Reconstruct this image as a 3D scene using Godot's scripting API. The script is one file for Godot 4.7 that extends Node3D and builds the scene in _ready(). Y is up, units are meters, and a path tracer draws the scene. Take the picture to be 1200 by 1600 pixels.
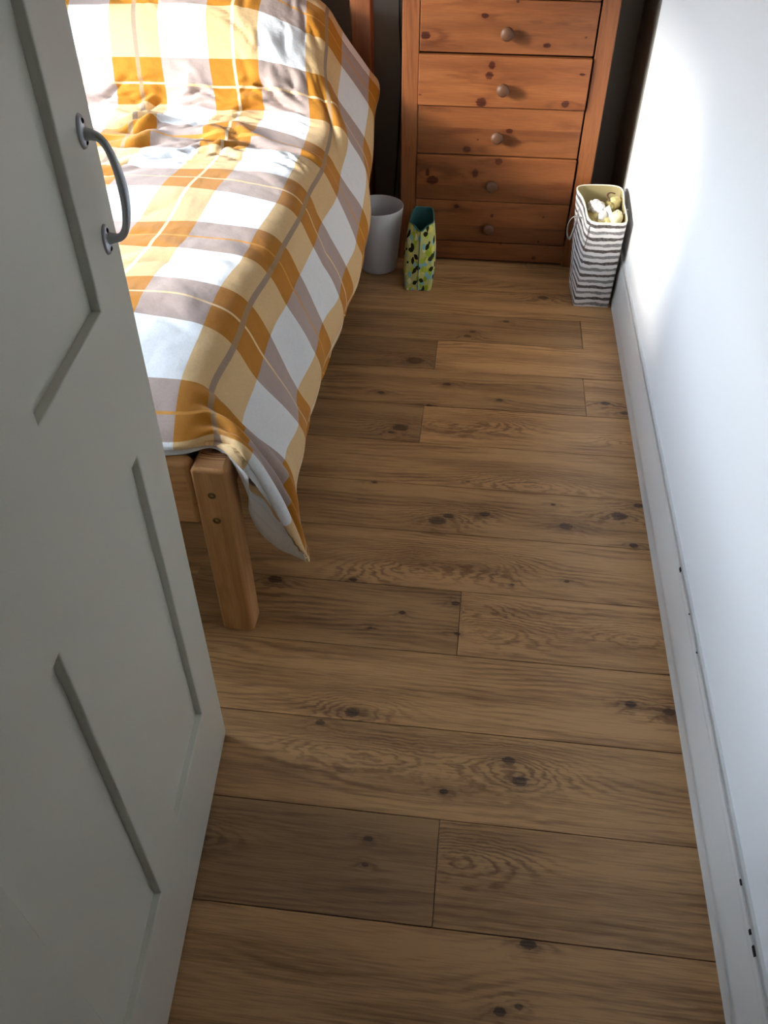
extends Node3D

const BACK_Z := -3.40
const WALL_X := 0.517
const LEFT_X := -1.56
const FRONT_Z := -0.13
const CEIL_Y := 2.30
const WIN := [0.62, 1.55, -2.85, -1.02]   # window opening: bottom, top, far end, near end

var M := {}
var used := {}
var na := FastNoiseLite.new()
var nb := FastNoiseLite.new()
var nc := FastNoiseLite.new()


# ---------------------------------------------------------------- set-up helpers
func numbered(n: String) -> String:
	if not used.has(n):
		used[n] = 0
		return n
	used[n] += 1
	return "%s_%03d" % [n, used[n]]


func tag(o: Node, label: String, category: String, group := "", kind := "") -> Node:
	if label != "":
		o.set_meta("label", label)
	if category != "":
		o.set_meta("category", category)
	if group != "":
		o.set_meta("group", group)
	if kind != "":
		o.set_meta("kind", kind)
	return o


func thing(called: String, label: String, category: String, at := Vector3.ZERO, group := "", kind := "") -> Node3D:
	var o := Node3D.new()
	o.name = numbered(called)
	add_child(o, true)
	o.position = at
	tag(o, label, category, group, kind)
	return o


func place(called: String, mesh: Mesh, mat: Material, parent: Node, at := Vector3.ZERO) -> MeshInstance3D:
	var o := MeshInstance3D.new()
	o.name = numbered(called) if parent == self else called
	o.mesh = mesh
	o.material_override = null
	for i in mesh.get_surface_count():
		o.set_surface_override_material(i, mat)
	o.position = at
	o.cast_shadow = GeometryInstance3D.SHADOW_CASTING_SETTING_ON
	parent.add_child(o, true)
	return o


# ---------------------------------------------------------------- mesh helpers
class Geo:
	var v := PackedVector3Array()
	var n := PackedVector3Array()
	var t := PackedVector2Array()
	var i := PackedInt32Array()

	func add(p: Vector3, nn: Vector3, uv: Vector2) -> int:
		v.append(p)
		n.append(nn)
		t.append(uv)
		return v.size() - 1

	func tri(a: int, b: int, c: int) -> void:
		var f := (v[b] - v[a]).cross(v[c] - v[a])
		if f.dot(n[a] + n[b] + n[c]) > 0.0:
			i.append_array([a, c, b])
		else:
			i.append_array([a, b, c])

	func quad(a: int, b: int, c: int, d: int) -> void:
		tri(a, b, c)
		tri(a, c, d)

	func face(pts: Array, nn: Vector3, uvs: Array) -> void:
		var first := v.size()
		for k in pts.size():
			add(pts[k], nn, uvs[k])
		for k in range(1, pts.size() - 1):
			tri(first, first + k, first + k + 1)

	func done() -> ArrayMesh:
		var a := []
		a.resize(Mesh.ARRAY_MAX)
		a[Mesh.ARRAY_VERTEX] = v
		a[Mesh.ARRAY_NORMAL] = n
		a[Mesh.ARRAY_TEX_UV] = t
		a[Mesh.ARRAY_INDEX] = i
		var m := ArrayMesh.new()
		m.add_surface_from_arrays(Mesh.PRIMITIVE_TRIANGLES, a)
		return m


# A point's place on a texture in metres. mode: "box" by the face, "xz", "xy"; turn swaps the two, so that grain runs along the other way.
func uv_at(p: Vector3, nn: Vector3, mode: String, turn := false) -> Vector2:
	var u := Vector2.ZERO
	var a := nn.abs()
	if mode == "xz":
		u = Vector2(p.x, p.z)
	elif mode == "xy":
		u = Vector2(p.x, -p.y)
	elif a.y >= a.x and a.y >= a.z:
		u = Vector2(p.x, p.z)
	elif a.x >= a.z:
		u = Vector2(p.z, -p.y)
	else:
		u = Vector2(p.x, -p.y)
	return Vector2(u.y, u.x) if turn else u


# A box with rounded edges; h half its size, b the size of the rounding; off is added to the places for the texture.
func soft_box(h: Vector3, b: float, mode := "box", turn := false, off := Vector3.ZERO) -> ArrayMesh:
	var g := Geo.new()
	var idx := {}
	var axes := [Vector3.RIGHT, Vector3.UP, Vector3.BACK]
	for ax in 3:
		for s in [-1.0, 1.0]:
			var nn: Vector3 = axes[ax] * s
			for s1 in [-1.0, 1.0]:
				for s2 in [-1.0, 1.0]:
					var sg := Vector3.ZERO
					sg[ax] = s
					sg[(ax + 1) % 3] = s1
					sg[(ax + 2) % 3] = s2
					var p := Vector3(sg.x * h.x, sg.y * h.y, sg.z * h.z)
					p[(ax + 1) % 3] -= s1 * b
					p[(ax + 2) % 3] -= s2 * b
					idx[[ax, sg]] = g.add(p, nn, uv_at(p + off, nn, mode, turn))
			var q := []
			for c in [[-1.0, -1.0], [1.0, -1.0], [1.0, 1.0], [-1.0, 1.0]]:
				var sg := Vector3.ZERO
				sg[ax] = s
				sg[(ax + 1) % 3] = c[0]
				sg[(ax + 2) % 3] = c[1]
				q.append(idx[[ax, sg]])
			g.quad(q[0], q[1], q[2], q[3])
	if b > 0.0:
		for ax in 3:
			var o1 := (ax + 1) % 3
			var o2 := (ax + 2) % 3
			for s1 in [-1.0, 1.0]:
				for s2 in [-1.0, 1.0]:
					var lo := Vector3.ZERO
					lo[o1] = s1
					lo[o2] = s2
					var hi := lo
					lo[ax] = -1.0
					hi[ax] = 1.0
					g.quad(idx[[o1, lo]], idx[[o1, hi]], idx[[o2, hi]], idx[[o2, lo]])
		for sx in [-1.0, 1.0]:
			for sy in [-1.0, 1.0]:
				for sz in [-1.0, 1.0]:
					var c := Vector3(sx, sy, sz)
					g.tri(idx[[0, c]], idx[[1, c]], idx[[2, c]])
	return g.done()


# A box from corner lo to corner hi, as a part of parent that lies at base.
func box(called: String, lo: Vector3, hi: Vector3, b: float, mat: Material, parent: Node, base := Vector3.ZERO, mode := "box", turn := false, shift := Vector3.ZERO) -> MeshInstance3D:
	var c := (lo + hi) / 2.0
	return place(called, soft_box((hi - lo) / 2.0, b, mode, turn, c + shift), mat, parent, c - base)


# A grid of points as a smooth sheet. pts[row][column].
func sheet(pts: Array, uvs: Array, flip := false) -> ArrayMesh:
	var g := Geo.new()
	var nr := pts.size()
	var ncol: int = pts[0].size()
	for r in nr:
		for c in ncol:
			var a: Vector3 = pts[r][mini(c + 1, ncol - 1)] - pts[r][maxi(c - 1, 0)]
			var b: Vector3 = pts[mini(r + 1, nr - 1)][c] - pts[maxi(r - 1, 0)][c]
			var nn := a.cross(b).normalized()
			g.add(pts[r][c], -nn if flip else nn, uvs[r][c])
	for r in nr - 1:
		for c in ncol - 1:
			var k := r * ncol + c
			g.quad(k, k + 1, k + ncol + 1, k + ncol)
	return g.done()


# A turned shape: profile of (radius, height) points, normals from the profile.
func lathe(profile: Array, seg := 48) -> ArrayMesh:
	var pts := []
	var uvs := []
	var along := 0.0
	for k in profile.size():
		var row := []
		var ur := []
		if k > 0:
			along += (profile[k] as Vector2).distance_to(profile[k - 1])
		for j in seg + 1:
			var a := TAU * j / seg
			row.append(Vector3(cos(a) * profile[k].x, profile[k].y, sin(a) * profile[k].x))
			ur.append(Vector2(float(j) / seg, along))
		pts.append(row)
		uvs.append(ur)
	var g := Geo.new()
	for k in profile.size():
		var d: Vector2 = profile[mini(k + 1, profile.size() - 1)] - profile[maxi(k - 1, 0)]
		d = d.normalized()
		for j in seg + 1:
			var a := TAU * j / seg
			g.add(pts[k][j], Vector3(cos(a) * d.y, -d.x, sin(a) * d.y), uvs[k][j])
	for k in profile.size() - 1:
		for j in seg:
			var q := k * (seg + 1) + j
			g.quad(q, q + 1, q + seg + 2, q + seg + 1)
	return g.done()


# A round bar along a smooth path; radii one number or one for each point.
func tube(path: Array, radii: Variant, seg := 12, steps := 6, flat := 1.0) -> ArrayMesh:
	var ps := []
	var rs := []
	for k in path.size() - 1:
		for s in steps:
			var f := float(s) / steps
			ps.append(cat(path[maxi(k - 1, 0)], path[k], path[k + 1], path[mini(k + 2, path.size() - 1)], f))
			rs.append(radii if radii is float else lerpf(radii[k], radii[k + 1], f))
	ps.append(path[-1])
	rs.append(radii if radii is float else radii[-1])
	var g := Geo.new()
	var side := Vector3.ZERO
	for k in ps.size():
		var d: Vector3 = (ps[mini(k + 1, ps.size() - 1)] - ps[maxi(k - 1, 0)]).normalized()
		if side == Vector3.ZERO:
			side = d.cross(Vector3.UP if absf(d.y) < 0.9 else Vector3.RIGHT).normalized()
		side = (side - d * side.dot(d)).normalized()
		var up := d.cross(side)
		for j in seg + 1:
			var a := TAU * j / seg
			var nn := side * cos(a) + up * sin(a)
			g.add(ps[k] + side * cos(a) * rs[k] + up * sin(a) * rs[k] * flat, nn, Vector2(float(j) / seg, k * 0.05))
	for k in ps.size() - 1:
		for j in seg:
			var q := k * (seg + 1) + j
			g.quad(q, q + 1, q + seg + 2, q + seg + 1)
	for e in [0, ps.size() - 1]:
		var d: Vector3 = ps[0] - ps[1] if e == 0 else ps[-1] - ps[-2]
		var ring := []
		var uv := []
		for j in seg:
			ring.append(g.v[e * (seg + 1) + j])
			uv.append(Vector2.ZERO)
		g.face(ring, d.normalized(), uv)
	return g.done()


func cat(a: Variant, b: Variant, c: Variant, d: Variant, f: float) -> Variant:
	return 0.5 * (2.0 * b + (c - a) * f + (2.0 * a - 5.0 * b + 4.0 * c - d) * f * f + (3.0 * b - a - 3.0 * c + d) * f * f * f)


# A control grid made smooth: sub steps between neighbours.
func smooth_grid(ctrl: Array, sub: int) -> Array:
	var wide := []
	for row in ctrl:
		var w := []
		for c in row.size() - 1:
			for s in sub:
				w.append(cat(row[maxi(c - 1, 0)], row[c], row[c + 1], row[mini(c + 2, row.size() - 1)], float(s) / sub))
		w.append(row[-1])
		wide.append(w)
	var tall := []
	for r in wide.size() - 1:
		for s in sub:
			var w := []
			for c in wide[0].size():
				w.append(cat(wide[maxi(r - 1, 0)][c], wide[r][c], wide[r + 1][c], wide[mini(r + 2, wide.size() - 1)][c], float(s) / sub))
			tall.append(w)
	tall.append(wide[-1])
	return tall


# ---------------------------------------------------------------- textures
func tex(w: int, h: int, data: PackedByteArray) -> ImageTexture:
	return ImageTexture.create_from_image(Image.create_from_data(w, h, false, Image.FORMAT_RGB8, data))


func hash01(k: int) -> float:
	return fposmod(sin(float(k) * 12.9898 + 4.1) * 43758.5453, 1.0)


# Sawn timber seen on an area (x0, y0, width, height in metres); boards(x, y) tells which board a point belongs to as [number, middle line].
# knots: x, y, radius along, radius across; eyes: places where the rings close, x, y, radius.
func wood(x0: float, y0: float, wm: float, hm: float, ppm: float, board: Callable, tones: Callable, knots: Array, eyes: Array, look: Dictionary) -> ImageTexture:
	var w := int(wm * ppm)
	var h := int(hm * ppm)
	var data := PackedByteArray()
	data.resize(w * h * 3)
	var light: Color = look.light
	var dark: Color = look.dark
	var core: Color = look.core
	var lines: float = look.lines
	var pull: float = look.pull
	# rings pushed about by knots and eyes, on a coarse grid
	var cell := 0.008
	var gw := int(wm / cell) + 2
	var gh := int(hm / cell) + 2
	var push := PackedFloat32Array()
	var spot := PackedFloat32Array()
	push.resize(gw * gh)
	var figure := PackedFloat32Array()
	figure.resize(gw * gh)
	var bumps := []
	for k in knots:
		bumps.append([k.x, k.y, maxf(k.z, k.w) * 3.2, maxf(k.z, k.w) * 1.5, pull * maxf(k.z, k.w) * 60.0])
	for e in eyes:
		bumps.append([e.x, e.y, e.z * 2.6, e.z * 0.75, pull * e.z * 55.0])
	for b in bumps:
		var reach: float = b[2] * 2.6
		for gy in range(maxi(0, int((b[1] - reach - y0) / cell)), mini(gh, int((b[1] + reach - y0) / cell) + 1)):
			for gx in range(maxi(0, int((b[0] - reach - x0) / cell)), mini(gw, int((b[0] + reach - x0) / cell) + 1)):
				var px := x0 + gx * cell
				var py := y0 + gy * cell
				if board.call(px, py)[0] != board.call(b[0], b[1])[0]:
					continue
				var ex: float = (px - b[0]) / b[2]
				var ey: float = (py - b[1]) / b[3]
				push[gy * gw + gx] += b[4] * exp(-ex * ex - ey * ey)
				figure[gy * gw + gx] = minf(1.0, figure[gy * gw + gx] + exp(-0.45 * ex * ex - 0.35 * ey * ey))
	# knots on a fine grid, drawn as they come
	spot.resize(w * h)
	for k in knots:
		var rx: float = k.z
		var ry: float = k.w
		for py in range(maxi(0, int((k.y - ry * 3.0 - y0) * ppm)), mini(h, int((k.y + ry * 3.0 - y0) * ppm) + 1)):
			for px in range(maxi(0, int((k.x - rx * 4.5 - x0) * ppm)), mini(w, int((k.x + rx * 4.5 - x0) * ppm) + 1)):
				var dx: float = (x0 + px / ppm - k.x) / rx
				var dy: float = (y0 + py / ppm - k.y) / ry
				var wob := 1.0 + 0.22 * nc.get_noise_2d(px * 30.0 / ppm * 4.0 + k.x * 99.0, py * 30.0 / ppm * 4.0)
				var d := sqrt(dx * dx + dy * dy) * wob
				var s: float = clampf((1.12 - d) * 3.0, 0.0, 1.0) * look.knot * (0.80 + 0.20 * sin(d * 9.0) * sin(d * 9.0))
				var halo: float = exp(-(dx * dx * 0.12 + dy * dy * 0.45)) * look.halo
				spot[py * w + px] = maxf(spot[py * w + px], maxf(s, halo))
	for py in h:
		var y := y0 + py / ppm
		for px in w:
			var x := x0 + px / ppm
			var bd: Array = board.call(x, y)
			var id: int = bd[0]
			var ox := id * 7.31
			var slow: float = na.get_noise_2d(x * look.sx + ox, y * look.sy + ox) * (0.35 + 0.95 * hash01(id + 9))
			var f: float = (y - bd[1] + (hash01(id) - 0.5) * 0.2) * lines + slow * look.warp + x * (hash01(id + 5) - 0.5) * look.lean
			f += 0.16 * nb.get_noise_2d(x * 16.0 + ox, y * 90.0)
			var fx := (x - x0) / cell
			var fy := (y - y0) / cell
			var gi := int(fy) * gw + int(fx)
			var ax := fx - int(fx)
			var ay := fy - int(fy)
			f += lerpf(lerpf(push[gi], push[gi + 1], ax), lerpf(push[gi + gw], push[gi + gw + 1], ax), ay)
			var fig: float = lerpf(lerpf(figure[gi], figure[gi + 1], ax), lerpf(figure[gi + gw], figure[gi + gw + 1], ax), ay)
			f += fig * look.ragged * nc.get_noise_2d(x * 22.0 + ox, y * 60.0)
			var ring := 0.5 + 0.5 * sin(TAU * f)
			ring = ring * ring
			var fibre := nb.get_noise_2d(x * 9.0 + ox, y * 260.0)
			var patch := nb.get_noise_2d(x * 1.1 - ox, y * 15.0 + ox)
			var k: float = ring * look.ring * (clampf(0.45 + 1.5 * nb.get_noise_2d(x * 2.6 + ox, y * 9.0 - ox), 0.08, 1.3) + fig * look.figure) + fibre * look.fibre + patch * look.patch + look.base
			var tone: float = tones.call(id, x, y)
			var col := light.lerp(dark, clampf(k, 0.0, 1.0))
			col = Color(col.r * tone, col.g * tone, col.b * tone)
			var sp := spot[py * w + px]
			if sp > 0.0:
				col = col.lerp(core, clampf(sp * (0.85 + 0.5 * fibre), 0.0, 1.0))
			var at := (py * w + px) * 3
			data[at] = int(clampf(col.r * 255.0, 0, 255))
			data[at + 1] = int(clampf(col.g * 255.0, 0, 255))
			data[at + 2] = int(clampf(col.b * 255.0, 0, 255))
	return tex(w, h, data)


func mat(called: String, c: Color, rough := 0.8, spec := 0.5) -> StandardMaterial3D:
	var m := StandardMaterial3D.new()
	m.resource_name = called
	m.albedo_color = c
	m.roughness = rough
	m.metallic_specular = spec
	M[called] = m
	return m


func textured(called: String, t: Texture2D, rough: float, scale: Vector3, offset := Vector3.ZERO, spec := 0.5) -> StandardMaterial3D:
	var m := mat(called, Color.WHITE, rough, spec)
	m.albedo_texture = t
	m.uv1_scale = scale
	m.uv1_offset = offset
	return m


func noise_tex(freq: float, size: int, seed_: int, normal: bool, strength := 1.0) -> NoiseTexture2D:
	var n := FastNoiseLite.new()
	n.seed = seed_
	n.frequency = freq
	n.fractal_octaves = 4
	var t := NoiseTexture2D.new()
	t.noise = n
	t.width = size
	t.height = size
	t.seamless = true
	t.as_normal_map = normal
	t.bump_strength = strength
	return t


# ---------------------------------------------------------------- the floor's plan
var row_edges := [-3.40, -3.350, -3.168, -2.985, -2.802, -2.619, -2.4392, -2.2618, -2.0639, -1.8816, -1.6984, -1.5154, -1.3226, -1.1315, -0.938, -0.7421, -0.5444, -0.347, -0.150, 0.047, 0.244]
var row_joints := [[-0.9], [-0.3], [-1.1, 0.2], [-0.45], [-0.86], [-0.75, 0.384], [-0.103], [-0.9, 0.3735], [-0.12], [-1.0], [-0.66], [-0.9], [0.030], [-1.1], [-0.75], [0.0175], [-0.9], [-0.6], [-0.3], [0.1]]


func plank_at(x: float, z: float) -> Array:
	var r := 0
	while r < row_edges.size() - 2 and z >= row_edges[r + 1]:
		r += 1
	var j := 0
	for q in row_joints[r]:
		if x > q:
			j += 1
	return [r * 5 + j, (row_edges[r] + row_edges[r + 1]) / 2.0]


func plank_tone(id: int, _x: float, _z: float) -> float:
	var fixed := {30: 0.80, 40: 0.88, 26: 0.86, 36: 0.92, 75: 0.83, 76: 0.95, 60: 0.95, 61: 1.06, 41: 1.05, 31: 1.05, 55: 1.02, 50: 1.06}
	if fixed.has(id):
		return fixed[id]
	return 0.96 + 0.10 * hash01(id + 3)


func drawer_at(_x: float, y: float) -> Array:
	# y runs downwards here (minus the height)
	var hgt := -y
	var id := 0
	for e in [0.084, 0.150, 0.243, 0.300, 0.406, 0.500, 0.570, 0.650, 0.730, 0.850, 0.890, 0.960, 1.05]:
		if hgt > e:
			id += 1
	return [id, -hgt]


func drawer_tone(id: int, x: float, y: float) -> float:
	return [0.98, 0.90, 1.02, 0.93, 1.0, 0.93, 1.0, 1.03, 1.0, 0.95, 1.03, 0.98, 1.0, 1.0][mini(id, 13)]


func one_board(_x: float, _y: float) -> Array:
	return [3, 0.0]


func even_tone(_id: int, _x: float, _y: float) -> float:
	return 1.0


func cm2(a: Array, n: int) -> Array:
	var out := []
	for k in range(0, a.size(), n):
		if n == 3:
			out.append(Vector3(a[k], a[k + 1], a[k + 2]) / 100.0)
		else:
			out.append(Vector4(a[k], a[k + 1], a[k + 2], a[k + 3]) / 100.0)
	return out


func make_materials() -> void:
	na.seed = 11
	na.frequency = 1.0
	na.fractal_octaves = 3
	nb.seed = 5
	nb.frequency = 1.0
	nb.fractal_octaves = 2
	nc.seed = 8
	nc.frequency = 1.0
	nc.fractal_octaves = 3
	# oak floor: knots (x, z, size in cm) and eyes of the grain
	var fk := []
	for k in cm2([-17,-230.7,3.2, -0.5,-247.6,1.5, 1.1,-250.7,1.2, 12.5,-258.7,1.2, -26,-211.6,1.2, -5.7,-218.4,1.4, 11,-211.7,1.2, -18.2,-194.4,2.6, -20.8,-192,1, 25.8,-276.8,2.2, -10.5,-206.6,1, 43.4,-213.7,1.6, 48.8,-209.3,1.5, 7.9,-160,1.6, 29.1,-157.8,2, 43.3,-163.3,2.4, -4.4,-156.1,2.6, -1.7,-158.2,1.6, 26.1,-165.8,0.8, 46,-152.7,1.3, 48.9,-167.9,1.6, 2.8,-172.5,0.7, -22.8,-169.6,1, -42.5,-131,2, -23.5,-133.1,1.1, 28.5,-138.4,0.8, 15.3,-135.9,0.6, -10.5,-124.1,0.9, -17.5,-118.8,0.5, 1.9,-128.4,1.2, 2.7,-119.3,0.8, -24.7,-92.7,1.1, -18.4,-95.8,1.8, 40.6,-104.6,1.4, 48.5,-103.6,1.6, 14.8,-88.3,1.5, 17,-84,1.7, 2.1,-80.1,1, -11.4,-69,1, -11.4,-64.1,0.7, 18.3,-53.7,1.5, 13.6,-42.8,1.2, 16.7,-43.9,0.8], 3):
		fk.append(Vector4(k.x, k.y, k.z * 0.95, k.z * 0.6))
	var fe := cm2([-15.3,-98.5,4, 14.8,-86.6,6, -7.7,-139.2,7, 8.9,-142.2,4, -6,-198.3,5, 9.2,-200.1,4, 20.4,-173.7,6, 43.1,-123,4, 6.2,-128.3,4, -23.8,-87.2,3, 48.4,-195.3,3, 9.4,-121,5, -11.7,-86.4,4, -44.8,-66.4,4, 6.1,-67.3,5], 3)
	var oak := {"light": Color(0.735, 0.565, 0.375), "dark": Color(0.465, 0.32, 0.19), "core": Color(0.20, 0.12, 0.07), "lines": 60.0, "pull": 2.0, "base": 0.16, "figure": 0.75, "ragged": 0.55, "sx": 0.9, "sy": 4.0, "warp": 2.8, "lean": 5.0, "ring": 0.42, "fibre": 0.36, "patch": 0.44, "knot": 0.95, "halo": 0.26}
	var ta := wood(-0.62, -1.70, 1.16, 1.75, 1050.0, plank_at, plank_tone, fk, fe, oak)
	var tb := wood(-0.62, -3.40, 1.16, 1.70, 760.0, plank_at, plank_tone, fk, fe, oak)
	textured("oak_near", ta, 0.42, Vector3(1 / 1.16, 1 / 1.75, 1), Vector3(0.62 / 1.16, 1.70 / 1.75, 0))
	textured("oak_far", tb, 0.42, Vector3(1 / 1.16, 1 / 1.70, 1), Vector3(0.62 / 1.16, 3.40 / 1.70, 0))
	# orange pine of the chest's front
	var ck := cm2([-2.8,84.4,1.2,0.8, -21.7,78.3,1.6,1.2, 17.8,76.4,1.3,0.7, 0.6,70.3,1.1,1.2, 0,67.2,1.3,1.2, -2,58.7,1.8,1.5, 26.1,59.1,1.3,1.1, 30.3,68.4,1,0.4, -23,60.5,0.5,0.3, 8.4,49.4,1.2,0.8, -5.9,42.7,1.5,1.1, -2.3,46.1,0.4,0.3, 5.7,39.1,1.4,1.2, -2.3,34.6,1,1.5, -17.6,31.5,2.2,1.5, -19.5,34.2,0.7,1.4, -8.3,22,0.9,0.8, 5.1,19.1,0.6,0.7, 24,19.4,0.4,0.3, 23.3,9.9,0.4,0.5, 22.3,3,0.8,0.8, 9.3,8.1,0.4,0.3, 29.8,79,0.4,0.3, 7.1,88.6,0.5,0.5], 4)
	var fl := []
	for k in ck:
		fl.append(Vector4(k.x, -k.y, k.z, k.w))
	var pine := {"light": Color(0.56, 0.34, 0.185), "dark": Color(0.39, 0.205, 0.10), "core": Color(0.20, 0.055, 0.02), "lines": 75.0, "pull": 0.8, "base": 0.25, "figure": 0.3, "ragged": 0.0, "sx": 0.8, "sy": 7.0, "warp": 2.2, "lean": 5.0, "ring": 0.42, "fibre": 0.26, "patch": 0.40, "knot": 1.0, "halo": 0.08}
	var tc := wood(-0.32, -1.10, 0.74, 1.10, 800.0, drawer_at, drawer_tone, fl, [], pine)
	textured("pine_front", tc, 0.38, Vector3(1 / 0.74, 1 / 1.10, 1), Vector3(0.32 / 0.74, 1.0, 0))
	# plain pine with the grain along u; small knots
	var td := wood(0.0, 0.0, 0.8, 0.4, 640.0, one_board, even_tone, [Vector4(0.31, 0.03, 0.006, 0.006), Vector4(0.66, 0.30, 0.005, 0.005), Vector4(0.12, 0.24, 0.006, 0.005)], [], pine)
	textured("pine_plain", td, 0.4, Vector3(1 / 0.8, 1 / 0.4, 1))
	var bedwood := pine.duplicate()
	bedwood.light = Color(0.80, 0.60, 0.385)
	bedwood.dark = Color(0.64, 0.42, 0.235)
	bedwood.core = Color(0.35, 0.18, 0.09)
	bedwood.lines = 36.0
	var te := wood(0.0, 0.0, 0.9, 0.4, 600.0, one_board, even_tone, [], [Vector3(0.2, 0.11, 0.05), Vector3(0.55, 0.3, 0.04)], bedwood)
	textured("bed_pine", te, 0.42, Vector3(1 / 0.9, 1 / 0.4, 1))
	var endw := bedwood.duplicate()
	endw.dark = Color(0.42, 0.24, 0.12)
	endw.lines = 16.0
	endw.pull = 3.2
	endw.warp = 0.6
	endw.figure = 1.2
	endw.ring = 0.8
	var tg := wood(0.0, 0.0, 0.09, 0.09, 1600.0, one_board, even_tone, [], [Vector3(0.037, 0.004, 0.026)], endw)
	textured("bed_end_grain", tg, 0.5, Vector3(1 / 0.09, 1 / 0.09, 1))

	mat("white_wall", Color(0.90, 0.905, 0.91), 0.55, 0.4)
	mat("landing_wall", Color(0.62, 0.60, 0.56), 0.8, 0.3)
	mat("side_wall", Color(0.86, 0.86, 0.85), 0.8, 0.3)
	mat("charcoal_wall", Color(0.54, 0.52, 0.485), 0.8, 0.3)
	mat("ceiling_white", Color(0.90, 0.90, 0.89), 0.9, 0.3)
	mat("skirting_white", Color(0.88, 0.88, 0.87), 0.35)
	var dp := mat("door_paint", Color(0.86, 0.855, 0.80), 0.36)
	dp.normal_enabled = true
	dp.normal_texture = noise_tex(0.012, 256, 3, true, 2.0)
	dp.normal_scale = 0.12
	dp.uv1_scale = Vector3(3, 3, 3)
	mat("chip", Color(0.10, 0.085, 0.075), 0.9)
	var iron := mat("pewter", Color(0.74, 0.75, 0.77), 0.36)
	iron.metallic = 0.7
	var br := mat("bolt_metal", Color(0.45, 0.36, 0.22), 0.4)
	br.metallic = 0.85
	mat("dark_hole", Color(0.03, 0.03, 0.03), 0.9)
	mat("underlay", Color(0.10, 0.07, 0.05), 0.9)
	mat("knob_wood", Color(0.36, 0.225, 0.13), 0.55)
	mat("bin_plastic", Color(0.84, 0.845, 0.86), 0.42)
	mat("mattress_cloth", Color(0.85, 0.84, 0.80), 0.9)
	mat("cable", Color(0.05, 0.05, 0.05), 0.5)
	mat("window_paint", Color(0.9, 0.9, 0.9), 0.4)
	var gl := mat("window_glass", Color(1, 1, 1, 0.06), 0.02)
	gl.transparency = BaseMaterial3D.TRANSPARENCY_ALPHA

	# checked cotton: four columns by four rows of the check, then it repeats
	var n := 512
	var cell := n / 4
	var im := Image.create(n, n, false, Image.FORMAT_RGB8)
	var white := Color(0.915, 0.915, 0.91)
	var cream := Color(0.84, 0.70, 0.505)
	var mustard := Color(0.70, 0.455, 0.135)
	var taupe := Color(0.675, 0.595, 0.555)
	for r in 4:
		for c in 4:
			var dark_row := r % 2 == 0
			var col: Color
			if c % 2 == 0:
				col = mustard if dark_row else cream
			else:
				col = taupe if dark_row else white
			im.fill_rect(Rect2i(c * cell, r * cell, cell, cell), col)
	for r in [0, 2]:                                 # thin cross lines in the dark rows
		for c in 4:
			var col := Color(0.80, 0.56, 0.25) if r == 0 else Color(0.885, 0.76, 0.58)
			im.fill_rect(Rect2i(c * cell, r * cell + cell / 2 - 3, cell, 6), col)
	for c in [0, 2]:                                 # thin length lines in the yellow columns
		for r in 4:
			var col := Color(0.62, 0.53, 0.45) if c == 0 else Color(0.87, 0.82, 0.73)
			if r % 2 == 0:
				col = col.lerp(mustard, 0.25)
			im.fill_rect(Rect2i(c * cell + cell / 2 - (6 if c == 0 else 4), r * cell, 12 if c == 0 else 8, cell), col)
	var rng := RandomNumberGenerator.new()
	rng.seed = 4
	for k in n * n / 2:                              # the weave
		var x := rng.randi() % n
		var y := rng.randi() % n
		var v := 0.955 + 0.07 * rng.randf()
		var q := im.get_pixel(x, y)
		im.set_pixel(x, y, Color(q.r * v, q.g * v, q.b * v))
	var cloth := textured("checked_cotton", ImageTexture.create_from_image(im), 0.85, Vector3(0.25, 0.25, 1), Vector3.ZERO, 0.25)
	cloth.normal_enabled = true
	cloth.normal_texture = noise_tex(0.02, 512, 21, true, 5.0)
	cloth.normal_scale = 0.28
	cloth.rim_enabled = true
	cloth.rim = 0.25

	# striped canvas of the storage bag: painted uneven stripes, dark and light in turn
	var sw := 256
	var sh := 512
	var sd := PackedByteArray()
	sd.resize(sw * sh * 3)
	for y in sh:
		for x in sw:
			var p := float(y) / sh * 14.0 + 0.16 * nb.get_noise_2d(x * 0.02, y * 0.004) + 0.05 * nb.get_noise_2d(x * 0.09 + 40.0, y * 0.02)
			var q := int(floor(p))
			var f := p - q
			var thick := 0.235 + 0.10 * nb.get_noise_2d(x * 0.03 + q * 13.0, q * 9.0)
			var dark := Color(0.27, 0.245, 0.23) if q % 2 == 0 else Color(0.47, 0.46, 0.46)
			var k := clampf((thick - absf(f - 0.5)) * 16.0 + 0.5, 0.0, 1.0) * (0.86 + 0.3 * nb.get_noise_2d(x * 0.15, y * 0.15))
			var c := Color(0.90, 0.89, 0.885).lerp(dark, clampf(k, 0, 1))
			var at := (y * sw + x) * 3
			sd[at] = int(c.r * 255)
			sd[at + 1] = int(c.g * 255)
			sd[at + 2] = int(c.b * 255)
	textured("striped_canvas", tex(sw, sh, sd), 0.75, Vector3(1, 1, 1), Vector3.ZERO, 0.3)
	mat("bag_lining", Color(0.58, 0.53, 0.37), 0.9)
	mat("bag_binding", Color(0.90, 0.88, 0.80), 0.8)
	mat("ribbon", Color(0.62, 0.60, 0.58), 0.8)
	mat("cream_cloth", Color(0.86, 0.80, 0.56), 0.95)
	mat("cream_cloth_pale", Color(0.90, 0.86, 0.70), 0.95)
	mat("khaki_cloth", Color(0.55, 0.50, 0.30), 0.95)
	mat("white_cloth", Color(0.88, 0.87, 0.86), 0.9)
	mat("white_card", Color(0.90, 0.91, 0.92), 0.6)
	mat("brown_strap", Color(0.34, 0.23, 0.14), 0.7)

	# printed cotton of the small pouch: spots of lime, yellow and pale blue under dark leaves
	var pw := 320
	var im2 := Image.create(pw, pw, false, Image.FORMAT_RGB8)
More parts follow.
